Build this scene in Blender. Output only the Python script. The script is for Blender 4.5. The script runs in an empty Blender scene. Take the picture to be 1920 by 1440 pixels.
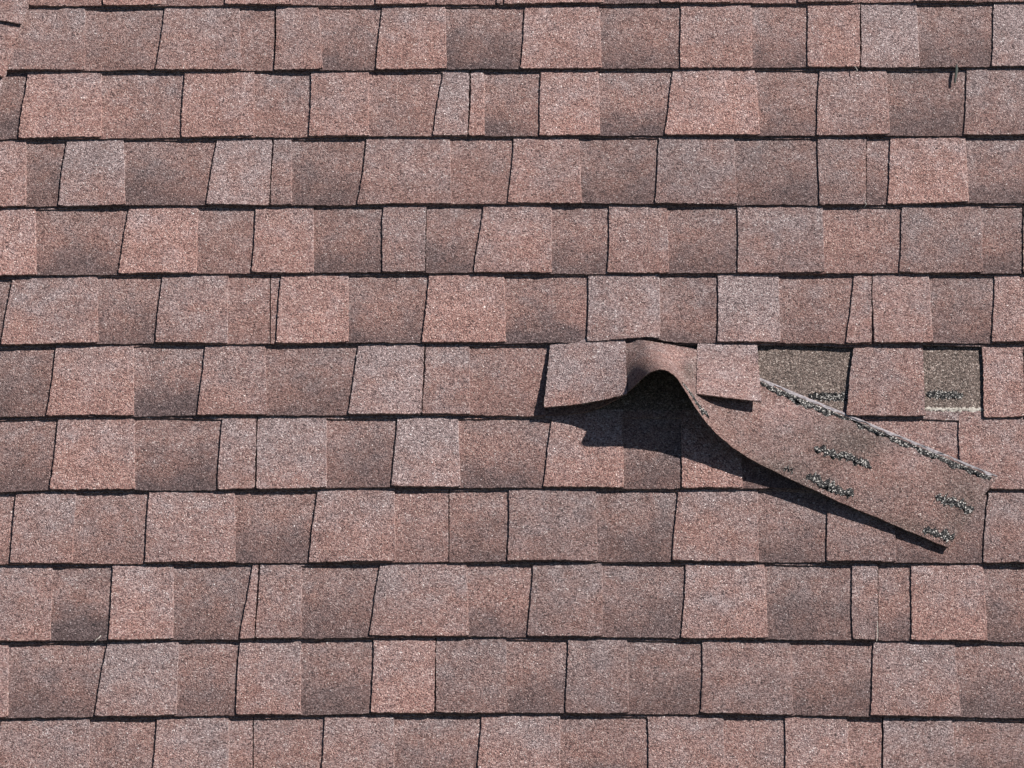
import bpy, math, random
import numpy as np
from mathutils import Vector, Matrix

random.seed(7); rng = np.random.default_rng(7)
scene = bpy.context.scene
COL = scene.collection

# ------------------------------------------------------------------ camera, light, exposure
PITCH = math.radians(40.0)          # slope of the roof
TH = math.radians(35.5)             # angle between line of sight and roof normal
D = 11.6                            # metres from the camera to the roof
MPP = 0.000877                      # metres on the roof per photo pixel (1920 wide)
F = D / MPP
ORIGIN = Vector((0, 0, 5.0))
RM = Matrix.Rotation(PITCH, 3, 'X')
sT, cT = math.sin(TH), math.cos(TH)

cam_d = bpy.data.cameras.new('camera'); cam = bpy.data.objects.new('camera', cam_d); COL.objects.link(cam)
cam_d.sensor_width = 36.0; cam_d.lens = 36.0 * F / 1920.0
cam_d.clip_start = 0.1; cam_d.clip_end = 500.0
cam.location = ORIGIN + RM @ Vector((0, -sT * D, cT * D))
cam.rotation_euler = (PITCH - TH + 2 * TH, 0, 0)
cam.rotation_euler = (PITCH + TH, 0, 0)
scene.camera = cam

SUN_U, SUN_V = 1.20, 0.78           # sun seen from the roof: to the right and up the slope, per unit of normal
sun_w = (RM @ Vector((SUN_U, SUN_V, 1.0))).normalized()
sun_el = math.asin(sun_w.z); sun_az = math.atan2(sun_w.x, sun_w.y)
ld = bpy.data.lights.new('sun', 'SUN'); ld.energy = 5.0; ld.angle = math.radians(0.5); ld.color = (1.0, 0.955, 0.90)
sun = bpy.data.objects.new('sun', ld); COL.objects.link(sun)
sun.location = ORIGIN + sun_w * 20
sun.rotation_euler = sun_w.to_track_quat('Z', 'Y').to_euler()

world = bpy.data.worlds.new('World'); scene.world = world; world.use_nodes = True
nt = world.node_tree; nt.nodes.clear()
sky = nt.nodes.new('ShaderNodeTexSky'); sky.sky_type = 'NISHITA'; sky.sun_disc = False
sky.sun_elevation = sun_el; sky.sun_rotation = sun_az
sky.air_density = 0.6; sky.dust_density = 0.3; sky.ozone_density = 0.3
bg = nt.nodes.new('ShaderNodeBackground'); bg.inputs['Strength'].default_value = 0.05
wo = nt.nodes.new('ShaderNodeOutputWorld')
nt.links.new(sky.outputs[0], bg.inputs[0]); nt.links.new(bg.outputs[0], wo.inputs[0])
scene.view_settings.view_transform = 'Standard'; scene.view_settings.look = 'None'
scene.view_settings.gamma = 1.0; scene.view_settings.use_curve_mapping = False
scene.view_settings.exposure = 0.88

# ------------------------------------------------------------------ photo pixel -> roof coordinates (u right, v up the slope, n off the roof)
def P(px, py, n=0.0):
    px = np.asarray(px, float); py = np.asarray(py, float); n = np.asarray(n, float)
    a = (px - 960.0) / F; b = (720.0 - py) / F
    # v cT + n sT = b (D + sT v - cT n)
    v = (b * (D - cT * n) - n * sT) / (cT - b * sT)
    depth = D + sT * v - cT * n
    return a * depth, v
def proj(u, v, n):
    depth = D + sT * v - cT * n
    return 960 + F * u / depth, 720 - F * (v * cT + n * sT) / depth

# ------------------------------------------------------------------ materials
def new_mat(name):
    m = bpy.data.materials.new(name); m.use_nodes = True
    t = m.node_tree; t.nodes.clear()
    out = t.nodes.new('ShaderNodeOutputMaterial'); b = t.nodes.new('ShaderNodeBsdfPrincipled')
    t.links.new(b.outputs[0], out.inputs[0])
    return m, t, b
class N:
    def __init__(s, t): s.t = t
    def node(s, typ, **kw):
        n = s.t.nodes.new(typ)
        for k, v in kw.items(): setattr(n, k, v)
        return n
    def put(s, sock, v):
        if isinstance(v, bpy.types.NodeSocket): s.t.links.new(v, sock)
        else: sock.default_value = v
    def math(s, op, a, b=0.5, c=None, clamp=False):
        n = s.node('ShaderNodeMath', operation=op, use_clamp=clamp)
        s.put(n.inputs[0], a); s.put(n.inputs[1], b)
        if c is not None: s.put(n.inputs[2], c)
        return n.outputs[0]
    def mix(s, f, a, b, mode='MIX'):
        n = s.node('ShaderNodeMix', data_type='RGBA', blend_type=mode)
        s.put(n.inputs['Factor'], f); s.put(n.inputs[6], a); s.put(n.inputs[7], b)
        return n.outputs[2]
    def ramp(s, f, stops, interp='LINEAR'):
        n = s.node('ShaderNodeValToRGB'); cr = n.color_ramp; cr.interpolation = interp
        while len(cr.elements) < len(stops): cr.elements.new(0.5)
        for e, (p, c) in zip(cr.elements, stops): e.position = p; e.color = (*c, 1)
        s.put(n.inputs[0], f); return n.outputs[0]
    def noise(s, vec, scale, detail=2.0, rough=0.5):
        n = s.node('ShaderNodeTexNoise'); n.inputs['Scale'].default_value = scale
        n.inputs['Detail'].default_value = detail; n.inputs['Roughness'].default_value = rough
        s.t.links.new(vec, n.inputs['Vector']); return n.outputs[0]
    def vor(s, vec, scale, feature='F1'):
        n = s.node('ShaderNodeTexVoronoi', feature=feature); n.inputs['Scale'].default_value = scale
        s.t.links.new(vec, n.inputs['Vector']); return n

def coords(q):
    tc = q.node('ShaderNodeTexCoord'); oi = q.node('ShaderNodeObjectInfo')
    off = q.node('ShaderNodeVectorMath', operation='SCALE'); q.put(off.inputs[0], (13.7, 7.9, 0.0)); q.t.links.new(oi.outputs['Random'], off.inputs['Scale'])
    add = q.node('ShaderNodeVectorMath', operation='ADD')
    q.t.links.new(tc.outputs['Object'], add.inputs[0]); q.t.links.new(off.outputs[0], add.inputs[1])
    return add.outputs[0]

PINK = [(0.0, (.020, .012, .012)), (.20, (.108, .053, .048)), (.39, (.255, .130, .110)), (.62, (.365, .205, .176)), (.86, (.45, .30, .26)), (.965, (.54, .43, .39)), (1.0, (.76, .68, .64))]
GREY = [(0.0, (.020, .015, .016)), (.20, (.090, .061, .062)), (.39, (.205, .145, .143)), (.62, (.305, .230, .224)), (.86, (.41, .328, .320)), (.965, (.54, .48, .47)), (1.0, (.80, .77, .76))]
DARK = [(0.0, (.013, .009, .010)), (.25, (.050, .031, .032)), (.55, (.102, .066, .066)), (.85, (.180, .126, .125)), (1.0, (.44, .36, .355))]
OLIVE = [(0.0, (.014, .011, .009)), (.24, (.066, .047, .038)), (.5, (.165, .119, .102)), (.78, (.300, .228, .198)), (1.0, (.66, .58, .52))]

def granule_mat():
    m, t, b = new_mat('mineral_granules'); q = N(t)
    vec = coords(q)
    at = q.node('ShaderNodeAttribute', attribute_name='tint'); sep = q.node('ShaderNodeSeparateColor'); t.links.new(at.outputs['Color'], sep.inputs[0])
    tone, bright, patch = sep.outputs
    olive = at.outputs['Alpha']
    pa = q.node('ShaderNodeAttribute', attribute_name='panel'); sx = q.node('ShaderNodeSeparateXYZ'); t.links.new(pa.outputs['Vector'], sx.inputs[0])
    fx, fy = sx.outputs[0], sx.outputs[1]
    # warp so that granules are not neat cells
    wn = q.node('ShaderNodeTexNoise'); wn.inputs['Scale'].default_value = 260.0; wn.inputs['Detail'].default_value = 1.0; t.links.new(vec, wn.inputs['Vector'])
    wv = q.node('ShaderNodeVectorMath', operation='MULTIPLY_ADD'); t.links.new(wn.outputs['Color'], wv.inputs[0]); q.put(wv.inputs[1], (.0035, .0035, 0.0)); t.links.new(vec, wv.inputs[2])
    v1 = q.vor(wv.outputs[0], 500.0); s1 = q.node('ShaderNodeSeparateColor'); t.links.new(v1.outputs['Color'], s1.inputs[0])
    v2 = q.vor(wv.outputs[0], 950.0); s2 = q.node('ShaderNodeSeparateColor'); t.links.new(v2.outputs['Color'], s2.inputs[0])
    big = q.noise(vec, 9.0, 3.0, 0.6); mid = q.noise(vec, 32.0, 3.0, 0.6); fine = q.noise(vec, 230.0, 2.0, 0.6)
    r = q.math('MULTIPLY_ADD', s1.outputs[0], 0.62, q.math('MULTIPLY', s2.outputs[0], 0.38))
    r = q.math('MULTIPLY_ADD', q.math('SUBTRACT', r, 0.5), 1.04, 0.5, clamp=True)
    r = q.math('ADD', r, q.math('MULTIPLY', q.math('SUBTRACT', fine, 0.5), 0.35), clamp=True)
    pink = q.ramp(r, PINK); grey = q.ramp(r, GREY); dark = q.ramp(r, DARK); oli = q.ramp(r, OLIVE)
    tmix = q.math('ADD', tone, q.math('MULTIPLY', q.math('SUBTRACT', mid, 0.5), 1.9))
    tmix = q.math('ADD', tmix, q.math('MULTIPLY', q.math('SUBTRACT', big, 0.5), 1.5), clamp=True)
    tmix = q.math('ADD', tmix, q.math('MULTIPLY', q.math('SUBTRACT', fy, 0.45), 0.55), clamp=True)
    c = q.mix(tmix, pink, grey)
    # the blended darker granules dropped along the lower part of many panels
    pm = q.math('SUBTRACT', 0.66, fy)
    pm = q.math('ADD', pm, q.math('MULTIPLY', q.math('SUBTRACT', big, 0.5), 1.3))
    pm = q.math('ADD', pm, q.math('MULTIPLY', q.math('SUBTRACT', mid, 0.5), 0.5))
    pm = q.math('MULTIPLY', q.math('MULTIPLY', pm, 1.6, clamp=True), patch, clamp=True)
    c = q.mix(q.math('MULTIPLY', pm, 0.92), c, dark)
    spots = q.math('MULTIPLY', q.math('SUBTRACT', q.noise(vec, 14.0, 3.0, 0.65), 0.56), 3.0, clamp=True)
    c = q.mix(q.math('MULTIPLY', spots, 0.42), c, dark)
    c = q.mix(olive, c, oli)
    br = q.math('MULTIPLY', bright, q.math('MULTIPLY_ADD', mid, 0.8, 0.60))
    cc = q.node('ShaderNodeCombineColor'); [t.links.new(br, i) for i in cc.inputs]
    c = q.mix(1.0, c, cc.outputs[0], 'MULTIPLY')
    t.links.new(c, b.inputs['Base Color'])
    b.inputs['Roughness'].default_value = 0.82
    b.inputs['Specular IOR Level'].default_value = 0.35
    h = q.math('SUBTRACT', 1.0, q.math('MULTIPLY', v1.outputs['Distance'], 1.2))
    h = q.math('ADD', q.math('MULTIPLY', h, 0.7), q.math('MULTIPLY', s1.outputs[1], 0.75))
    h = q.math('ADD', h, q.math('MULTIPLY', s2.outputs[1], 0.35))
    h = q.math('ADD', h, q.math('MULTIPLY', fine, 1.0))
    bu = q.node('ShaderNodeBump'); bu.inputs['Strength'].default_value = 1.0; bu.inputs['Distance'].default_value = 0.0024
    t.links.new(h, bu.inputs['Height']); t.links.new(bu.outputs[0], b.inputs['Normal'])
    return m
M_GRAN = granule_mat()

def sealant_mat():
    m, t, b = new_mat('black_sealant'); q = N(t); vec = coords(q)
    v = q.vor(vec, 600.0); s = q.node('ShaderNodeSeparateColor'); t.links.new(v.outputs['Color'], s.inputs[0])
    c = q.ramp(s.outputs[0], [(0.0, (.005, .005, .006)), (.60, (.015, .015, .016)), (.68, (.022, .021, .021)), (.84, (.10, .095, .090)), (1.0, (.52, .49, .46))])
    t.links.new(c, b.inputs['Base Color']); b.inputs['Roughness'].default_value = 0.65; b.inputs['Specular IOR Level'].default_value = 0.12
    h = q.math('ADD', v.outputs['Distance'], q.noise(vec, 300.0, 2.0))
    bu = q.node('ShaderNodeBump'); bu.inputs['Strength'].default_value = 0.9; bu.inputs['Distance'].default_value = 0.0009
    t.links.new(h, bu.inputs['Height']); t.links.new(bu.outputs[0], b.inputs['Normal'])
    return m
M_SEAL = sealant_mat()

def plain_mat(name, ca, cb, scale, rough=0.85, bump=0.0004, patchy=260.0):
    m, t, b = new_mat(name); q = N(t); vec = coords(q)
    n1 = q.noise(vec, scale, 3.0, 0.6); n2 = q.noise(vec, patchy, 2.0, 0.6)
    f = q.math('MULTIPLY_ADD', n1, 0.9, q.math('MULTIPLY', q.math('SUBTRACT', n2, 0.5), 1.2), clamp=True)
    t.links.new(q.mix(f, (*ca, 1), (*cb, 1)), b.inputs['Base Color']); b.inputs['Roughness'].default_value = rough
    bu = q.node('ShaderNodeBump'); bu.inputs['Strength'].default_value = 0.8; bu.inputs['Distance'].default_value = bump
    t.links.new(n2, bu.inputs['Height']); t.links.new(bu.outputs[0], b.inputs['Normal'])
    return m
M_BARE = plain_mat('bare_fibre_mat', (.10, .09, .095), (.42, .38, .40), 140.0)
M_WORN = plain_mat('worn_pale_line', (.16, .135, .11), (.52, .485, .44), 120.0, bump=0.0008)
M_FELT = plain_mat('roofing_felt', (.012, .011, .011), (.030, .028, .027), 30.0)
M_TWIG = plain_mat('weathered_twig', (.014, .018, .015), (.034, .041, .035), 200.0)
M_GRASS = plain_mat('lawn', (.035, .055, .02), (.08, .10, .04), 2.0, bump=0.02, patchy=40.0)

# ------------------------------------------------------------------ mesh helpers
class MB:
    """collects grids of points (roof coordinates) into ONE mesh"""
    def __init__(s): s.v = []; s.f = []; s.t = []; s.p = []; s.n = 0
    def grid(s, pts, tint, panel, flip=False):
        a, b = pts.shape[:2]
        idx = np.arange(a * b).reshape(a, b) + s.n
        q = np.stack([idx[:-1, :-1], idx[:-1, 1:], idx[1:, 1:], idx[1:, :-1]], -1).reshape(-1, 4)
        if flip: q = q[:, ::-1]
        s.v.append(pts.reshape(-1, 3)); s.f.append(q)
        s.t.append(np.broadcast_to(tint, (a, b, 4)).reshape(-1, 4)); s.p.append(np.broadcast_to(panel, (a, b, 3)).reshape(-1, 3)); s.n += a * b
    def slab(s, pts, thick, tint, panel, under=False, lean=0.0):
        """top grid plus its edges going down by thick (and an underside)"""
        tint = np.broadcast_to(tint, pts.shape[:2] + (4,)); panel = np.broadcast_to(panel, pts.shape[:2] + (3,))
        s.grid(pts, tint, panel)
        low = pts.copy(); low[..., 2] -= thick
        for sl, fl in (((0, slice(None)), True), ((-1, slice(None)), False), ((slice(None), 0), False), ((slice(None), -1), True)):
            e = np.stack([pts[sl], low[sl]], 0)
            if lean and sl == (slice(None), -1): e[1, :, 0] += lean
            s.grid(e, np.stack([tint[sl]] * 2, 0), np.stack([panel[sl]] * 2, 0), flip=not fl)
        if under: s.grid(low, tint, panel, flip=True)
    def build(s, name, mat, root=None, org=(0, 0)):
        v = np.concatenate(s.v).astype(np.float32); f = np.concatenate(s.f)
        v = v - np.array([org[0], org[1], 0], np.float32)
        me = bpy.data.meshes.new(name)
        me.from_pydata(v.tolist(), [], f.tolist()); me.update()
        a = me.attributes.new('tint', 'FLOAT_COLOR', 'POINT'); a.data.foreach_set('color', np.concatenate(s.t).astype(np.float32).ravel())
        a = me.attributes.new('panel', 'FLOAT_VECTOR', 'POINT'); a.data.foreach_set('vector', np.concatenate(s.p).astype(np.float32).ravel())
        me.polygons.foreach_set('use_smooth', np.ones(len(f), bool))
        me.materials.append(mat)
        o = bpy.data.objects.new(name, me); COL.objects.link(o)
        if root is None: place(o, org)
        else: o.parent = root
        return o
def place(o, org):
    o.location = ORIGIN + RM @ Vector((org[0], org[1], 0)); o.rotation_euler = (PITCH, 0, 0)
def thing(name, label, cat, org, group=None):
    o = bpy.data.objects.new(name, None); COL.objects.link(o); place(o, org)
    o.empty_display_size = 0.05
    o['label'] = label; o['category'] = cat
    if group: o['group'] = group
    return o
def rough(n, amp, corr=1):
    r = rng.normal(0, 1, n + 4)
    if corr > 1:
        k = np.ones(corr) / corr; r = np.convolve(rng.normal(0, 1, n + 4 + corr), k, 'same')[:n + 4] * math.sqrt(corr)
    return r[:n] * amp

# ------------------------------------------------------------------ the courses: lower edge of each one as read off the photograph
EDGE = {
 -1: [(-700, -109), (2700, -120)],
 0: [(-700, 14), (57, 10), (290, 9), (700, 7), (1000, 6), (1300, 4), (1600, 3), (1920, 1), (2700, -2)],
 1: [(-700, 132), (0, 131), (290, 130), (500, 130), (705, 129), (976, 128), (1276, 126), (1514, 125), (1720, 126), (1860, 124), (1920, 124), (2700, 122)],
 2: [(-700, 264), (0, 260), (35, 258), (340, 256), (580, 255), (812, 253), (1011, 253), (1120, 253), (1246, 252), (1531, 253), (1807, 252), (1920, 251), (2700, 249)],
 3: [(-700, 389), (0, 386), (109, 385), (386, 383), (506, 384), (671, 382), (953, 380), (1228, 381), (1536, 383), (1664, 381), (1815, 380), (1920, 379), (2700, 377)],
 4: [(-700, 519), (0, 516), (67, 515), (221, 512), (473, 510.5), (716, 509.5), (889, 509.5), (1033, 511.5), (1140, 510.5), (1250, 511), (1383, 510), (1541, 511), (1686, 510), (1920, 511), (2700, 511)],
 5: [(-700, 650), (0, 646), (182, 643), (291, 642), (504, 642.5), (620, 641.5), (792, 641), (944, 642), (1102, 641), (1236, 641), (1346, 640.5), (1462, 641), (1587, 643), (1636, 642), (1861, 641), (1920, 640.5), (2700, 641)],
 6: [(-700, 786), (0, 781), (88, 779), (371, 777.5), (653, 776.5), (791, 776), (880, 776.5), (1000, 777.5), (1200, 777), (1400, 778), (1586, 779), (1735, 778.5), (1846, 780), (1920, 780), (2700, 781)],
 7: [(-700, 925), (0, 921), (94, 917.5), (408, 917), (611, 914), (735, 911.5), (862, 913), (1018, 912.5), (1278, 914), (1391, 914.5), (1600, 915), (1858, 916), (1920, 916), (2700, 918)],
 8: [(-700, 1061), (0, 1058), (18, 1056.5), (271, 1054), (579, 1053), (840, 1052), (953, 1051), (1261, 1051), (1420, 1052), (1549, 1052), (1676, 1053), (1842, 1054), (1920, 1054.5), (2700, 1058)],
 9: [(-700, 1205), (0, 1201), (203, 1199), (324, 1198), (450, 1197), (564, 1195.5), (692, 1192.5), (878, 1192), (1128, 1192.5), (1278, 1195), (1438, 1197), (1599, 1199), (1850, 1200), (1920, 1202), (2700, 1207)],
 10: [(-700, 1351), (0, 1346), (177, 1342), (442, 1340), (697, 1337), (950, 1335.5), (1061, 1336), (1315, 1337), (1486, 1339), (1632, 1342), (1800, 1343), (1920, 1345), (2700, 1351)],
 11: [(-700, 1496), (0, 1491), (700, 1484), (1200, 1484), (1920, 1491), (2700, 1498)],
 12: [(-700, 1643), (960, 1634), (2700, 1646)],
 13: [(-700, 1793), (960, 1784), (2700, 1796)],
}
T_BACK, T_TAB, RISE = 0.0033, 0.0028, 0.0063
EU = {}
for k, pts in EDGE.items():
    a = np.array(pts, float); u, v = P(a[:, 0], a[:, 1], 0.0088); EU[k] = (u, v)
def V(k, u): return np.interp(u, *EU[k])
def lift5(u, tab):
    """course above the arch is pushed up by it"""
    c, _ = P(1222, 640)
    x = (np.asarray(u) - c)
    w = np.where(x < 0, 0.085, 0.035)
    return (0.0125 if tab else 0.0095) * np.exp(-(x / w) ** 2)
LIFTSEED = {k: (rng.uniform(0, 6.28, 3), rng.uniform(.3, 1, 3)) for k in EDGE}
def surf(k, u, f, tab):
    """height of the layer over the roof plane; f = 0 at the lower edge of the course, 1 where the next one covers it"""
    ph, am = LIFTSEED[k]
    l = 0.0009 * (am[0] * np.sin(u * 9 + ph[0]) + am[1] * np.sin(u * 23 + ph[1]) + am[2] * np.sin(u * 41 + ph[2])) + 0.0006
    n = RISE * (1 - f) + l * np.clip(1 - f, 0, 1) ** 2
    if tab: n = n + T_TAB
    if k == 5: n = n + lift5(u, tab) * np.clip(1 - f * 0.8, 0, 1) ** 1.6
    return n
def vpos(k, u, f):
    a = V(k, u); b = V(k - 1, u) if (k - 1) in EU else a + 0.143
    return a + (b - a) * f

TINT = {'W': (.22, 1.09, .06, 0), 'P': (.32, 1.05, .12, 0), 'M': (.42, .98, .22, 0), 'G': (.80, 1.04, .04, 0), 'N': (.55, .88, .40, 0),
        'r': (.22, .90, .35, 0), 'd': (.28, .87, .85, 0), 'D': (.28, .87, 1.15, 0), 'k': (.36, .80, .80, 0)}
def tint(code):
    t = np.array(TINT[code], float); t[0] += random.uniform(-.08, .08); t[1] *= random.uniform(.95, 1.05)
    return t

def edge_u(k, xt, xb):
    """a side edge given in the photo at the top and the bottom of its course -> u at f=0 and f=1"""
    yb = np.interp(xb, *zip(*EDGE[k])); yt = np.interp(xt, *zip(*EDGE[k - 1])) if k - 1 in EDGE else yb - 122
    return float(P(xb, yb, .006)[0]), float(P(xt, yt + 4, .003)[0])

def tab_mesh(mb, k, L, R, code, drop=0.0, ftop=1.10, du=0.003, lean=0.0):
    (l0, l1), (r0, r1) = L, R
    w = max(r0 - l0, r1 - l1); nx = max(6, int(w / du)); ny = max(10, int(0.15 / du))
    f = np.linspace(0, ftop, ny + 1)[:, None]; s = np.linspace(0, 1, nx + 1)[None, :]
    lu = l0 + (l1 - l0) * f; ru = r0 + (r1 - r0) * f
    wob = np.sin(f * 5 + rng.uniform(0, 6)) * 0.0008
    lu = lu + rough(ny + 1, .00034, 2)[:, None] + wob; ru = ru + rough(ny + 1, .00040, 2)[:, None]
    u = lu + (ru - lu) * s
    ff = np.broadcast_to(f, u.shape).copy()
    v = vpos(k, u, ff)
    jit = rough(nx + 1, .00045, 2) + 0.0006 * np.sin(np.linspace(0, 4, nx + 1) + rng.uniform(0, 6))
    fall = np.clip(1 - ff * 14, 0, 1)
    v = v + jit[None, :] * fall
    c = 0.004                                                     # slightly rounded lower corners
    d = np.minimum((u - lu), (ru - u)); v = v + np.where(d < c, (c - d) * 0.35, 0) * fall
    n = surf(k, u, ff, True) - drop
    pts = np.stack([u, v, n], -1)
    panel = np.stack([np.broadcast_to(s, u.shape), ff, np.zeros_like(ff)], -1)
    mb.slab(pts, T_TAB + 0.0002, tint(code), panel, lean=lean)

def backing_mesh(mb, k, L, R, recs, du=0.004, ftop=1.12, fbot=0.0):
    (l0, l1), (r0, r1) = L, R
    nx = max(8, int((r0 - l0) / du))
    f = np.concatenate([np.linspace(0, .12, 6), np.linspace(.2, ftop, 14)])[:, None]; s = np.linspace(0, 1, nx + 1)[None, :]
    lu = l0 + (l1 - l0) * f; ru = r0 + (r1 - r0) * f
    u = lu + (ru - lu) * s; ff = np.broadcast_to(f, u.shape).copy()
    v = vpos(k, u, ff) + (rough(nx + 1, .00045, 2) - .0004 + 0.0005 * np.sin(np.linspace(0, 19, nx + 1) + rng.uniform(0, 6)))[None, :] * np.clip(1 - ff * 12, 0, 1)
    n = surf(k, u, ff, False)
    tn = np.zeros(u.shape + (4,)); px = np.zeros(u.shape)
    if recs:
        cu = np.array([(a + b) / 2 for a, b, c in recs]); hw = np.array([(b - a) / 2 for a, b, c in recs])
        tt = np.array([tint(c) for a, b, c in recs])
        d = np.abs(u[..., None] - cu) - hw; i = d.argmin(-1)
        tn = tt[i]; px = np.clip((u - cu[i]) / (2 * hw[i]) + .5, 0, 1)
    else: tn[:] = TINT['r']
    mb.slab(np.stack([u, v, n], -1), T_BACK, tn, np.stack([px, ff, np.zeros_like(ff)], -1))

def head_mesh(mb, k, L, R, ftop=1.3, f0=0.985, du=0.004, olive=None):
    """the band of the top layer above the cut-outs, covered by the course above"""
    (l0, l1), (r0, r1) = L, R
    nx = max(8, int((r0 - l0) / du)); ny = 8 if ftop < 1.5 else 60
    f = np.linspace(0, 1, ny + 1)[:, None]; s = np.linspace(0, 1, nx + 1)[None, :]
    u = np.broadcast_to(l1 + (r1 - l1) * s, (ny + 1, nx + 1)).copy()
    fb = f0 + 0.012 * np.sin(u * 31 + k) + rough(nx + 1, .002, 2)[None, :]
    ff = fb + (ftop - fb) * f
    v = vpos(k, u, np.minimum(ff, 1.0))
    up = V(k - 1, u) if k - 1 in EU else v
    v = np.where(ff > 1, (vpos(k - 1, u, np.clip(ff - 1, 0, None)) if k - 1 in EU else v + .143 * (ff - 1)), v)
    n = RISE * (1 - ff) + T_TAB - 0.00015
    tn = np.zeros(u.shape + (4,)); tn[:] = (.3, .85, 0, 0)
    if olive is not None: tn[..., 3] = np.clip((ff - olive) / .03, 0, 1)
    mb.slab(np.stack([u, v, n], -1), T_TAB - .0002, tn, np.stack([np.broadcast_to(s, u.shape), ff, 0 * ff], -1))

# hip on the left: right-hand border of its caps in the photo
def hip_x(y): return 57 - 0.335 * y

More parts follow.
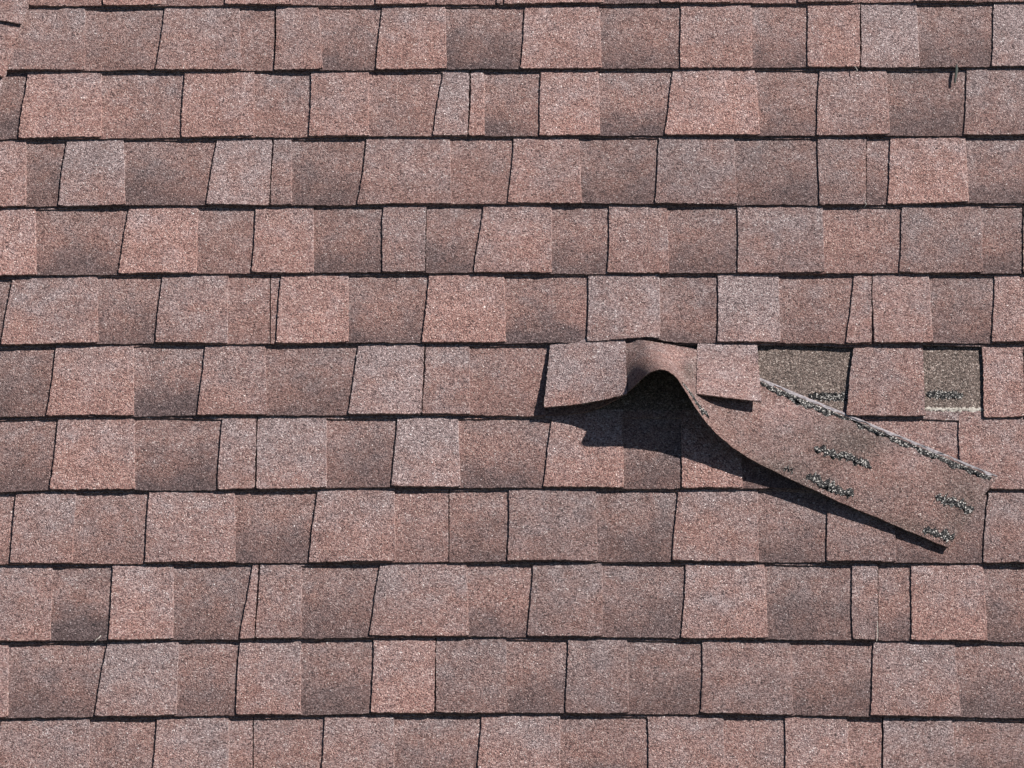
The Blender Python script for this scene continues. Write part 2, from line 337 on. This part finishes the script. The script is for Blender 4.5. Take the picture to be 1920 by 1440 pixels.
# tabs: (x left top, x left bottom, x right top, x right bottom, tone of the tab, tone of the recess on its right)
C = {
 0: dict(j=[-400, 931, 2035], first='r', tabs=[(60, 56, 125, 123, 'M', 'r'), (196, 193, 300, 300, 'W', 'r'), (428, 423, 545, 545, 'P', 'r'), (708, 704, 800, 802, 'P', 'r'), (933, 932, 940, 940, 'M', 'r'), (950, 946, 1130, 1130, 'P', 'd'), (1244, 1240, 1370, 1371, 'P', 'r'), (1500, 1496, 1600, 1600, 'N', 'r'), (1722, 1715, 1830, 1830, 'M', 'r')]),
 1: dict(j=[-600, 516, 1613.5, 2725], first='r', tabs=[(-40, -60, 159, 158, 'M', 'r'), (310, 293, 448, 452, 'M', 'r'), (518, 514, 596, 604, 'M', 'd'), (716, 705, 834, 836, 'P', 'D'), (986, 976, 1122, 1127, 'P', 'd'), (1276, 1276, 1407, 1410, 'P', 'd'), (1514, 1515, 1613, 1613, 'P', 'r'), (1614, 1614, 1718, 1723, 'G', 'k'), (1865, 1859, 1990, 1992, 'G', 'r')]),
 2: dict(j=[-225, 880, 1987], first='k', tabs=[(52, 35, 189, 189, 'W', 'r'), (346, 340, 476, 475, 'W', 'r'), (584, 580, 691, 690, 'P', 'r'), (831, 812, 881, 877.5, 'G', 'r'), (882.5, 879, 907, 907, 'P', 'd'), (1015, 1011, 1121, 1124, 'W', 'D'), (1263, 1246, 1415, 1424, 'W', 'd'), (1537, 1531, 1661, 1667, 'M', 'k'), (1814, 1807, 1950, 1952, 'N', 'r')]),
 3: dict(j=[-610, 509, 1625, 2740], first='d', tabs=[(125, 109, 231, 234, 'G', 'd'), (408, 386, 510.5, 505.5, 'G', 'r'), (512, 507, 546, 546, 'N', 'k'), (689, 671, 843, 845, 'M', 'r'), (964, 953, 1084, 1090, 'M', 'k'), (1237, 1228, 1375, 1380, 'N', 'k'), (1534, 1536, 1624.5, 1624.5, 'N', 'r'), (1671, 1664, 1809, 1815, 'W', 'k'), (1965, 1958, 2080, 2082, 'M', 'r')]),
 4: dict(j=[-320, 799, 1917.5, 3040], first='d', tabs=[(-75, -85, 65, 67, 'W', 'd'), (243, 221, 370, 368, 'W', 'r'), (480, 473, 587, 587, 'W', 'k'), (719, 716, 799.5, 797.5, 'N', 'k'), (907, 889, 1033, 1033, 'M', 'k'), (1143, 1140, 1250, 1253, 'M', 'k'), (1384, 1383, 1541, 1545, 'N', 'r'), (1693, 1686, 1838, 1842, 'N', 'k'), (1919, 1918, 2040, 2040, 'M', 'r')]),
 5: dict(j=[-620, 507, 1635.5, 2760], first='r', tabs=[(24, 2, 182, 183, 'P', 'd'), (305, 291, 427, 426, 'M', 'r'), (528, 517, 652, 652, 'W', 'd'), (805, 792, 944, 947, 'W', 'D'), (1103, 1102, 1236, 1236, 'G', 'k'), (1347, 1346, 1459, 1462, 'G', 'r'), (1602, 1587, 1634.5, 1635, 'M', 'r'), (1636, 1637, 1741, 1748, 'M', 'k'), (1865, 1861, 1990, 1990, 'M', 'r')]),
 6: dict(j=[-335, 794, 1922], first='r', tabs=[(106, 88, 250, 250, 'P', 'D'), (385, 371, 496, 500, 'M', 'k'), (673, 653, 796.5, 790.5, 'G', 'r'), (798, 792, 880, 880, 'M', 'r')]),
 7: dict(j=[-650, 481, 1616, 2745], first='r', tabs=[(110, 94, 251, 252, 'P', 'D'), (416, 408, 482, 478, 'M', 'r'), (483.5, 479.5, 611, 611, 'G', 'd'), (745, 735, 858, 862, 'G', 'd'), (1036, 1018, 1167, 1168, 'P', 'k'), (1278, 1278, 1391, 1391, 'W', 'k'), (1540, 1530, 1615, 1615, 'M', 'r'), (1798, 1801, 1960, 1962, 'M', 'r')]),
 8: dict(j=[-300, 842, 1985], first='d', tabs=[(31, 18, 142, 134, 'M', 'r'), (280, 271, 439, 440, 'M', 'd'), (595, 579, 739, 740, 'M', 'r'), (955, 953, 1116, 1119, 'N', 'k'), (1271, 1261, 1420, 1421, 'M', 'k'), (1555, 1549, 1676, 1678, 'N', 'k'), (1854, 1842, 1984, 1984, 'N', 'r')]),
 9: dict(j=[-670, 482, 1648, 2810], first='d', tabs=[(-70, -85, 98, 93, 'M', 'D'), (213, 203, 324, 324, 'P', 'k'), (474, 450, 485, 477, 'M', 'r'), (487, 479, 564, 564, 'M', 'k'), (714, 692, 874, 878, 'M', 'd'), (1000, 990, 1128, 1128, 'N', 'k'), (1287, 1278, 1432, 1438, 'M', 'k'), (1597, 1599, 1646.5, 1646.5, 'N', 'r'), (1710, 1708, 1842, 1850, 'P', 'k'), (1995, 1985, 2100, 2100, 'M', 'r')]),
 10: dict(j=[-345, 816.5, 1985], first='d', tabs=[(-110, -120, 15, 14, 'P', 'd'), (202, 177, 334, 330, 'G', 'd'), (450, 442, 563, 563, 'M', 'd'), (701, 697, 817, 814.5, 'W', 'r'), (818.5, 816, 948, 950, 'N', 'k'), (1065, 1061, 1175, 1178, 'N', 'k'), (1318, 1315, 1481, 1486, 'N', 'k'), (1639, 1632, 1789, 1800, 'M', 'k')]),
 11: dict(j=[-700, 475, 1654, 2830], first='r', tabs=[(2, -8, 167, 167, 'M', 'r'), (295, 283, 428, 428, 'M', 'r'), (610, 600, 738, 738, 'M', 'd'), (903, 894, 1049, 1049, 'M', 'k'), (1215, 1216, 1355, 1358, 'M', 'r'), (1472, 1473, 1588, 1592, 'P', 'r'), (1655, 1656, 1785, 1795, 'N', 'k'), (1935, 1925, 2060, 2060, 'M', 'r')]),
}

LABEL = {
 (0, 0): 'left shingle of the topmost course, cut off above, beside the uppermost hip cap',
 (0, 1): 'right shingle of the topmost course, only its lowest edge inside the photo\'s top',
 (1, 0): 'mid pink shingle below the topmost sliver, tucked under the hip caps at left',
 (1, 1): 'shingle with dark blotched recesses in the middle of the second course from the top',
 (1, 2): 'shingle in the second course from the top, right end, starting with pale grey tab',
 (2, 0): 'shingle with bright pink tabs in the third course, ending in a narrow grey tab',
 (2, 1): 'shingle in the third course from the top, under the small dark twig, right half',
 (3, 0): 'shingle in the fourth course from the top with two pale grey tabs, left side',
 (3, 1): 'long brownish mauve shingle filling the middle of the fourth course from the top',
 (3, 2): 'shingle in the fourth course from the top with one bright pink tab, right side',
 (4, 0): 'shingle in the fifth course from the top with bright salmon tabs, left half',
 (4, 1): 'dull mauve shingle in the fifth course from the top, right half',
 (4, 2): 'shingle barely entering the fifth course from the top at the photo\'s right edge',
 (5, 0): 'reddish shingle in the sixth course from the top, left of the bright salmon tab',
 (5, 1): 'shingle in the course right above the torn arch, its lower edge pushed up by it',
 (5, 2): 'shingle right above the two bare grey-brown gaps, right end of the sixth course',
 (6, 0): 'intact shingle left of the damaged one, with dark recess between pale tabs',
 (6, 1): 'damaged shingle with lifted tabs around the black arch and its backing torn away',
 (7, 0): 'shingle one course below the torn one, left end, with dark blotch beside pink tab',
 (7, 1): 'shingle directly below the black arch, partly in its shadow, starting with pale grey tab',
 (7, 2): 'shingle partly bared by the torn strip, with two black glue dashes, at right',
 (8, 0): 'reddish shingle two courses below the torn one, left half',
 (8, 1): 'brownish shingle under the loose end of the torn strip, two courses below the arch',
 (9, 0): 'shingle in the third course from the bottom, left, ending in a thin wedge tab',
 (9, 1): 'long mid brown shingle filling the middle of the third course from the bottom',
 (9, 2): 'shingle in the third course from the bottom, right, with a pale pink tab',
 (10, 0): 'shingle in the second course from the bottom with a big pale grey tab, left half',
 (10, 1): 'dark mauve shingle in the second course from the bottom, right half',
 (11, 0): 'shingle in the bottom course, left side, cut by the photo\'s lower edge',
 (11, 1): 'shingle in the middle of the bottom course, cut by the photo\'s lower edge',
 (11, 2): 'shingle in the bottom course at right, cut by the photo\'s lower edge',
}
GROUP = 'shingles laid in overlapping courses'

def more_tabs(x0, x1):
    """tabs of the part outside the photo"""
    out = []; x = x0 + random.uniform(60, 130)
    while x < x1 - 90:
        w = random.uniform(100, 160); out.append((x + 8, x, min(x + w, x1 - 1), min(x + w, x1 - 1), random.choice('PMNM'), random.choice('rdk')))
        x += w + random.uniform(90, 170)
    return out

rest = MB()          # shingles beyond the photo: part of the roof itself
for k in sorted(C):
    c = C[k]; tabs = list(c['tabs'])
    hx = hip_x(EDGE_Y := float(np.interp(0, *zip(*EDGE[k])))) - 70
    tabs = more_tabs(max(c['j'][0], hx), tabs[0][1] - 60) + tabs
    if k != 6: tabs += more_tabs(tabs[-1][3] + 80, c['j'][-1])
    for i in range(len(c['j']) - 1):
        ja, jb = c['j'][i], c['j'][i + 1]
        lx = max(ja, hx)
        mine = [t for t in tabs if lx - 6 <= (t[1] + t[3]) / 2 <= jb + 6 and t[3] > lx + 2]
        def slant(x):                                   # joints follow the slant of the tab edge they touch
            for t in tabs:
                for a, b in ((t[0], t[1]), (t[2], t[3])):
                    if abs(b - x) < 6 and abs(a - x) < 9: return a, b
            return x, x
        sl, sr = slant(lx), slant(jb)
        L = edge_u(k, sl[0] + .8, sl[1] + .8); R = edge_u(k, sr[0] - 1.2, sr[1] - 1.2)
        mine = [tuple([t[0] + .8, t[1] + .8] if abs(t[1] - sl[1]) < 4 else t[:2]) + tuple([t[2] - .6, t[3] - .6] if abs(t[3] - sr[1]) < 4 else t[2:4]) + tuple(t[4:]) for t in mine]
        tm = [(edge_u(k, t[0], t[1]), edge_u(k, t[2], t[3]), t[4], t[5]) for t in mine]
        recs = []; prev = L[0]; pc = c['first']
        for a, b, tc, rc in tm:
            if a[0] - prev > .004: recs.append((prev, a[0], pc))
            prev = b[0]; pc = rc
        if R[0] - prev > .004: recs.append((prev, R[0], pc))
        org = (((L[0] + R[0]) / 2), float(V(k, (L[0] + R[0]) / 2)))
        root = thing('shingle' if (k, i) != (6, 1) else 'damaged_shingle', LABEL[(k, i)], 'shingle', org, GROUP)
        if (k, i) == (6, 1):
            Rb = edge_u(k, 1034, 1022)
            recs = [(a, min(b, Rb[0] + .02), cc) for a, b, cc in recs if a < Rb[0]]
            mb = MB(); backing_mesh(mb, k, L, Rb, recs); mb.build('backing_layer', M_GRAN, root, org)
        else:
            mb = MB(); backing_mesh(mb, k, L, R, recs); mb.build('backing_layer', M_GRAN, root, org)
        for a, b, tc, rc in tm:
            mb = MB(); tab_mesh(mb, k, a, b, tc, lean=.0014 if R[0] - b[0] > .006 else 0); mb.build('tab', M_GRAN, root, org)
        mb = MB()
        if k == 7: head_mesh(mb, k, L, R, ftop=2.12, f0=.975, olive=1.075)
        else: head_mesh(mb, k, L, R)
        mb.build('headlap', M_GRAN, root, org)
        if (k, i) == (6, 1): DAM, DAM_ORG = root, org
        if (k, i) == (7, 2): BARED, BARED_ORG = root, org
        if (k, i) == (7, 1): BELOW, BELOW_ORG = root, org
    # the same course going on beyond the photo on the right
    L = edge_u(k, c['j'][-1] + .5, c['j'][-1] + .5); R = edge_u(k, c['j'][-1] + 1110, c['j'][-1] + 1110)
    tm = [(edge_u(k, t[0], t[1]), edge_u(k, t[2], t[3]), t[4], t[5]) for t in more_tabs(c['j'][-1], c['j'][-1] + 1110)]
    recs = [(a[0] - .1, a[0], random.choice('rdk')) for a, b, _, _ in tm]
    backing_mesh(rest, k, L, R, recs, du=.01)
    for a, b, tc, rc in tm: tab_mesh(rest, k, a, b, tc, du=.008)
    head_mesh(rest, k, L, R, du=.02)
for k in (12, 13):
    for x0, x1 in ((-545, 630), (630, 1740), (1740, 2850)) if k == 12 else ((-595, 300), (300, 1410), (1410, 2520)):
        L = edge_u(k, x0 + .5, x0 + .5); R = edge_u(k, x1 - .5, x1 - .5)
        tm = [(edge_u(k, t[0], t[1]), edge_u(k, t[2], t[3]), t[4], t[5]) for t in more_tabs(x0, x1)]
        backing_mesh(rest, k, L, R, [(a[0] - .1, a[0], random.choice('rdk')) for a, b, _, _ in tm], du=.01)
        for a, b, tc, rc in tm: tab_mesh(rest, k, a, b, tc, du=.008)
        head_mesh(rest, k, L, R, du=.02)

# ------------------------------------------------------------------ the tabs that lost their backing
def free_tab(corners, n_top, code, name='tab', bow=1.35, dip=0.0):
    """corners: BL, BR, TR, TL as (photo x, photo y, height)"""
    nx, ny = 48, 52
    q = [(*map(float, P(x, y, h)), h) for x, y, h in corners]
    BL, BR, TR, TL = map(np.array, q)
    f = np.linspace(0, 1.0, ny + 1)[:, None, None]; s = np.linspace(0, 1, nx + 1)[None, :, None]
    bot = BL + (BR - BL) * s; top = TL + (TR - TL) * s
    pts = bot + (top - bot) * f
    g = (1 - f[..., 0]) ** bow
    pts[..., 2] = top[..., 2] + (bot[..., 2] - top[..., 2]) * g
    pts[..., 2] -= dip * 4 * (s * (1 - s))[..., 0] * g
    pts[0, :, 1] += rough(nx + 1, .0004, 2); pts[:, 0, 0] += rough(ny + 1, .0004, 2); pts[:, -1, 0] += rough(ny + 1, .0004, 2)
    panel = np.stack(np.broadcast_arrays(s[..., 0], f[..., 0], 0 * f[..., 0]), -1)
    mb = MB(); mb.slab(pts, T_TAB, tint(code), panel, under=True)
    return mb.build(name, M_GRAN, DAM, DAM_ORG)
o = free_tab([(1020, 763, .021), (1175, 738, .0565), (1173, 634, .013), (1033, 635, .0035)], 0, 'G', bow=1.05, dip=.007); o['label'] = 'grey tab bent up left of the arch'
o = free_tab([(1306, 738, .046), (1428, 753, .033), (1418.5, 632, .002), (1308.5, 634, .003)], 0, 'G', bow=1.15); o['label'] = 'grey tab bent up right of the arch'
for t in ((1601, 1586, 1730, 1735, 'M'), (1841, 1846, 1919, 1920, 'P')):
    mb = MB(); tab_mesh(mb, 6, edge_u(6, t[0], t[1]), edge_u(6, t[2], t[3]), t[4], drop=.0014); mb.build('tab', M_GRAN, DAM, DAM_ORG)

# glue dashes and the pale line left on the uncovered headlap of the course below
def dash_on_head(x0, y0, x1, y1, wid, mat, name, root, org, lift=.0003, jag=.0030):
    n = 60; t = np.linspace(0, 1, n + 1)
    x = x0 + (x1 - x0) * t; y = y0 + (y1 - y0) * t
    u, v = P(x, y, -.001)
    fv = (v - V(6, u)) / (V(5, u) - V(6, u))
    h = T_TAB - RISE * fv
    prof = np.clip(np.sin(np.pi * np.clip(t * .96 + .02, 0, 1)) * 5, .25, 1)
    rows = []
    for s in np.linspace(-1, 1, 9):
        w = wid / 2 * prof + rough(n + 1, jag, 2)
        rows.append(np.stack([u, v + s * w, h + (lift + rough(n + 1, .0003)) * (1 - s * s) + .00025], -1))
    mb = MB(); mb.slab(np.array(rows), .0006, (.3, .8, 0, 0), (.5, .5, 0)); return mb.build(name, mat, root, org)
dash_on_head(1516, 745, 1600, 745.5, .0145, M_SEAL, 'sealant_strip', BELOW, BELOW_ORG)
dash_on_head(1737, 741, 1806, 743, .0150, M_SEAL, 'sealant_strip', BARED, BARED_ORG)
dash_on_head(1731, 769, 1846, 770, .006, M_WORN, 'worn_line', BARED, BARED_ORG, lift=.0004, jag=.0016)

# ------------------------------------------------------------------ the torn backing strip curled into an arch
LOW = [(1022, 778, .004), (1060, 776.5, .006), (1098, 772, .009), (1137, 758, .023), (1175, 735.5, .050), (1212, 703, .091), (1229, 694.5, .105), (1243, 693, .109), (1256, 698, .106), (1270, 710, .097), (1289, 739, .076), (1313, 777, .055), (1348, 817, .041), (1400, 856, .031), (1480, 897, .024), (1580, 943, .020), (1680, 985.5, .017), (1778, 1027, .0155)]
UPP = [(1032, 632, -.001), (1062, 632, .0), (1095, 632, .001), (1130, 633, .003), (1158, 634.5, .006), (1180, 636, .007), (1194, 637, .0165), (1207, 638, .0245), (1222, 640, .0255), (1242, 643.5, .022), (1270, 648.5, .015), (1308, 656.5, .009), (1356, 677, .0065), (1428, 709, .0055), (1535, 753.5, .0055), (1650, 801, .0065), (1760, 846, .009), (1871, 892, .0115)]
def to3(a):
    a = np.array(a); u, v = P(a[:, 0], a[:, 1], a[:, 2]); return np.stack([u, v, a[:, 2]], -1)
def spline(pts, tt):
    """Catmull-Rom through pts at parameters 0..len-1"""
    p = np.vstack([2 * pts[0] - pts[1], pts, 2 * pts[-1] - pts[-2]])
    i = np.clip(np.floor(tt).astype(int), 0, len(pts) - 2); x = (tt - i)[:, None]
    a, b, c, d = p[i], p[i + 1], p[i + 2], p[i + 3]
    return .5 * (2 * b + (c - a) * x + (2 * a - 5 * b + 4 * c - d) * x ** 2 + (3 * b - a - 3 * c + d) * x ** 3)
NP = len(LOW); SS = np.linspace(0, NP - 1, 281)
lowE, uppE = spline(to3(LOW), SS), spline(to3(UPP), SS)
def flap_pts(si, w, off=0.0):
    """si: index into SS (float), w 0 lower edge .. 1 upper edge"""
    si = np.asarray(si, float); w = np.asarray(w, float)
    a = np.stack([np.interp(si, np.arange(len(SS)), lowE[:, j]) for j in range(3)], -1)
    b = np.stack([np.interp(si, np.arange(len(SS)), uppE[:, j]) for j in range(3)], -1)
    p = a + (b - a) * w[..., None]
    arch = np.interp(si, np.arange(len(SS)), np.clip((lowE[:, 2] - .03) / .07, 0, 1))
    tail = np.interp(si, np.arange(len(SS)), np.clip((SS - 12) / 3, 0, 1))
    p[..., 2] += -arch * .004 * np.sin(np.pi * w) + tail * .0025 * np.sin(np.pi * w) + off     # the crest sags, the tail is slightly cupped
    return p
si, ww = np.meshgrid(np.arange(0, len(SS)), np.linspace(0, 1, 61))
fp = flap_pts(si, ww)
fp[0, :, 1] += rough(fp.shape[1], .0004, 3); fp[-1, :, 1] += rough(fp.shape[1], .0003, 3); fp[:, -1, 0] += rough(61, .0005, 2)
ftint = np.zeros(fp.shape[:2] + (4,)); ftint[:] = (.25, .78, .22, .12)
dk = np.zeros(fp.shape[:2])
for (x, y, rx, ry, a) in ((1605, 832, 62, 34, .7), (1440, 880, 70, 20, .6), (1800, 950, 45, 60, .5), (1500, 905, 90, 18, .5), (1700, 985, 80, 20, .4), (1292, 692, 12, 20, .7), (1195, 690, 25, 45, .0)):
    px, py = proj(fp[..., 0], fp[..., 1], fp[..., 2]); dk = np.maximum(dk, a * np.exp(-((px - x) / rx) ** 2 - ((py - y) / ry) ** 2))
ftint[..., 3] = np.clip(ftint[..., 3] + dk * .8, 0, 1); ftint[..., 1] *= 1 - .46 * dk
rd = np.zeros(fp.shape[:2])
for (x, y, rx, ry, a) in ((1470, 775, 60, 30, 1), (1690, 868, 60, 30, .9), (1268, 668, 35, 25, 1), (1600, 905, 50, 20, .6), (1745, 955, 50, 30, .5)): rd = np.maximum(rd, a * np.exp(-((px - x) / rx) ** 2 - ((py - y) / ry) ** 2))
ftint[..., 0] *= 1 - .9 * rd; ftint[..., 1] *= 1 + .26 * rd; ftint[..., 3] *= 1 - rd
org = (float(lowE[140, 0]), float(lowE[140, 1]))
FLAP = thing('torn_backing_strip', 'torn reddish brown backing strip curled into a black-mouthed arch, its loose end slanting down right', 'torn strip', org)
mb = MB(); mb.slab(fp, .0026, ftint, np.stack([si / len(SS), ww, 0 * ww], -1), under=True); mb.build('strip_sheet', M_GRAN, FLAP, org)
FX, FY = proj(fp[..., 0], fp[..., 1], fp[..., 2])
def find(x, y):
    d = (FX - x) ** 2 + (FY - y) ** 2; d[:, :90] += 1e6
    j, i = np.unravel_index(d.argmin(), d.shape); return float(i), j / 60.0
def on_flap(x0, y0, x1, y1, wid, mat, name, lift=.0003, jag=.0030, taper=3.0, wmax=.995):
    (s0, w0), (s1, w1) = find(x0, y0), find(x1, y1)
    n = max(40, int(abs(s1 - s0) * 1.2)); t = np.linspace(0, 1, n + 1); rows = []
    prof = np.clip(np.sin(np.pi * np.clip(t * .96 + .02, 0, 1)) * taper, .25, 1)
    wave = rough(n + 1, jag * .7, 5)
    for s in np.linspace(-1, 1, 9):
        w = w0 + (w1 - w0) * t + ((s * wid / 2) * prof + s * rough(n + 1, jag, 2) + wave) / .161
        p = flap_pts(s0 + (s1 - s0) * t, np.clip(w, .004, wmax)); p[:, 2] += (lift + rough(n + 1, lift * .3)) * (1 - s * s) + .0003
        rows.append(p)
    mb = MB(); mb.slab(np.array(rows), .0006, (.3, .8, 0, 0), (.5, .5, 0)); return mb.build(name, mat, FLAP, org)
on_flap(1424, 717, 1862, 898, .0135, M_SEAL, 'sealant_strip', taper=8, wmax=.955)
on_flap(1424, 710, 1869, 892, .0075, M_BARE, 'bare_edge', lift=.0003, jag=.0012, taper=30)
on_flap(1527, 837, 1636, 877, .0125, M_SEAL, 'sealant_strip')
on_flap(1511, 893, 1598, 929, .0155, M_SEAL, 'sealant_strip')
on_flap(1755, 933, 1826, 958, .013, M_SEAL, 'sealant_strip')
on_flap(1730, 990, 1793, 1013, .014, M_SEAL, 'sealant_strip')
on_flap(1468, 878, 1486, 884, .004, M_SEAL, 'sealant_strip', lift=.0008)
on_flap(1278, 716, 1331, 782, .011, M_SEAL, 'sealant_strip', lift=.0008)

# ------------------------------------------------------------------ hip caps on the upper left
def hip_cap(mb, y_end, k_len=150.0):
    """one cap: folded over the hip, lower end at photo height y_end"""
    na, nb = 70, 60
    q = np.linspace(-.15, .125, na + 1)[None, :]                 # across the hip, + on our side
    p = np.linspace(0, 1, nb + 1)[:, None]
    xe0, y0 = hip_x(y_end), y_end; y1 = y_end - k_len; xe1 = hip_x(y1)
    u0, v0 = map(float, P(xe0, y0, .01)); u1, v1 = map(float, P(xe1, y1, .01))
    ax = np.array([u1 - u0, v1 - v0]); ln = np.linalg.norm(ax); ax /= ln; pr = np.array([ax[1], -ax[0]])
    wr = .125
    near = np.clip(q, 0, None) ; far = np.clip(-q, 0, None)
    fold = np.sqrt(q * q + .012 ** 2) - .012
    lat = np.where(q >= 0, q, q * .62); drop = np.where(q < 0, far * .78, 0) - .0
    drop = np.where(np.abs(q) < .02, (np.sqrt(np.clip(.02 - q, 0, None) ** 2) ** 2) / .08 * .78, drop)
    base = np.array([u0, v0]) - pr * wr
    u = base[0] + pr[0] * lat + ax[0] * ln * p; v = base[1] + pr[1] * lat + ax[1] * ln * p
    v = v + rough(na + 1, .0005, 2)[None, :] * np.clip(1 - p * 15, 0, 1)
    uj = rough(nb + 1, .0005, 2)[:, None] * (q > .12)
    n = .0135 - .0062 * p * (ln / .11) * .8 - drop + .0008
    n = np.broadcast_to(n, u.shape)
    tn = np.array((.55, 1.0, .05, 0)); tn[0] += random.uniform(-.2, .2)
    mb.slab(np.stack([u + uj, v, n], -1), .0030, tn, np.stack(np.broadcast_arrays((q + .15) / .275, p, 0 * p), -1))
    return (u0 - .06, v0)
CAPS = [(48, 'uppermost hip cap in the photo\'s top left corner, above a short black slanted gap'), (147, 'pale grey hip cap in the photo\'s top left, second from the top'), (246, 'lowest hip cap, only a sliver showing at the left edge beside the third course')]
for y, lab in CAPS:
    mb = MB(); og = hip_cap(mb, y)
    r = mb.build('hip_cap', M_GRAN, None, og)
    r['label'] = lab; r['category'] = 'hip cap'; r['group'] = 'caps folded over the hip'
for y in (-51, -150, -249, 345, 444, 543, 642, 741, 840, 939, 1038, 1137, 1236, 1335, 1434, 1533): hip_cap(rest, y)

# ------------------------------------------------------------------ the roof under it all, the slope beyond the hip, the twig, the ground
def quad(mb, pts, t=(.3, .8, .2, 0)):
    a = np.array(pts, float).reshape(2, 2, 3); mb.grid(a, t, (.5, .5, 0))
ro = rest.build('roof', M_GRAN); ro['kind'] = 'structure'
deck = MB(); uA, vA = map(float, P(-700, 1800)); uB, vB = map(float, P(3100, -330))
hb = [P(hip_x(y) - 140, y) for y in (1800, -330)]
deck.slab(np.array([[(float(hb[0][0]), vA, -.012), (uB, vA, -.012)], [(float(hb[1][0]), vB, -.012), (uB, vB, -.012)]]), .02, (0, 0, 0, 0), (0, 0, 0))
h0, h1 = (float(hb[0][0]), vA, -.012), (float(hb[1][0]), vB, -.012)
quad(deck, [(h0[0] - 1.2, h0[1], -1.5), h0, (h1[0] - 1.2, h1[1], -1.5), h1])
do = deck.build('roof_deck', M_FELT); do['kind'] = 'structure'

def twig():
    n = 26; t = np.linspace(0, 1, n + 1); a = np.linspace(0, 2 * np.pi, 13)
    x = 1793.5 - 2.5 * t + .6 * np.sin(t * 5); y = 121 + 35 * t
    h = .0065 + .002 * t + .0015 * np.sin(t * 3)
    u, v = P(x, y, h); r = .0025 * (1 - .35 * t ** 3); r[0] = r[-1] = .0006
    pts = np.stack([u[:, None] + np.cos(a) * r[:, None], v[:, None] + 0 * a, h[:, None] + np.sin(a) * r[:, None] * .7], -1)
    mb = MB(); mb.grid(pts, (0, 0, 0, 0), (0, 0, 0)); o = mb.build('twig', M_TWIG, None, (float(u[0]), float(v[0])))
    o['label'] = 'small dark grey-green twig poking out from under a shingle edge at upper right'; o['category'] = 'twig'
twig()
def tube(name, pts, r, mat, label, cat, group=None):
    p = spline(np.array([[*map(float, P(x, y, h)), h] for x, y, h in pts]), np.linspace(0, len(pts) - 1, 24)); a = np.linspace(0, 2 * np.pi, 9)
    ring = np.stack([p[:, 0][:, None] + np.cos(a) * r, p[:, 1][:, None] + np.sin(a) * r * .7, p[:, 2][:, None] + np.sin(a) * r * .7], -1)
    mb = MB(); mb.grid(ring, (0, 0, 0, 0), (0, 0, 0)); o = mb.build(name, mat, None, (float(p[0, 0]), float(p[0, 1])))
    o['label'] = label; o['category'] = cat
    if group: o['group'] = group
FG = 'loose fibres on the shingle edges'
tube('fibre', [(1602, 124, .010), (1606, 129, .013), (1607, 133, .013), (1603, 136, .010)], .0007, M_WORN, 'tiny pinkish curled fibre hanging over the second course edge at upper right', 'fibre', FG)
tube('fibre', [(1621, 378, .010), (1624, 383, .012), (1620, 389, .008)], .0006, M_WORN, 'tiny pale fibre at a shingle joint in the fourth course, right side', 'fibre', FG)
tube('fibre', [(189, 1192, .010), (185, 1196.5, .0115), (181, 1199, .0115), (178, 1203, .010)], .0008, M_WORN, 'pale frayed fibre hanging over a shingle edge at lower left', 'fibre', FG)
tube('fibre', [(1645, 1165, .0115), (1645.5, 1190, .0118), (1643.5, 1202, .011)], .0005, M_WORN, 'thin pale fibre along a joint of the third course from the bottom', 'fibre', FG)

me = bpy.data.meshes.new('ground'); s = 60
me.from_pydata([(-s, -s, 0), (s, -s, 0), (s, s, 0), (-s, s, 0)], [], [(0, 1, 2, 3)]); me.materials.append(M_GRASS)
g = bpy.data.objects.new('ground', me); COL.objects.link(g); g['kind'] = 'structure'
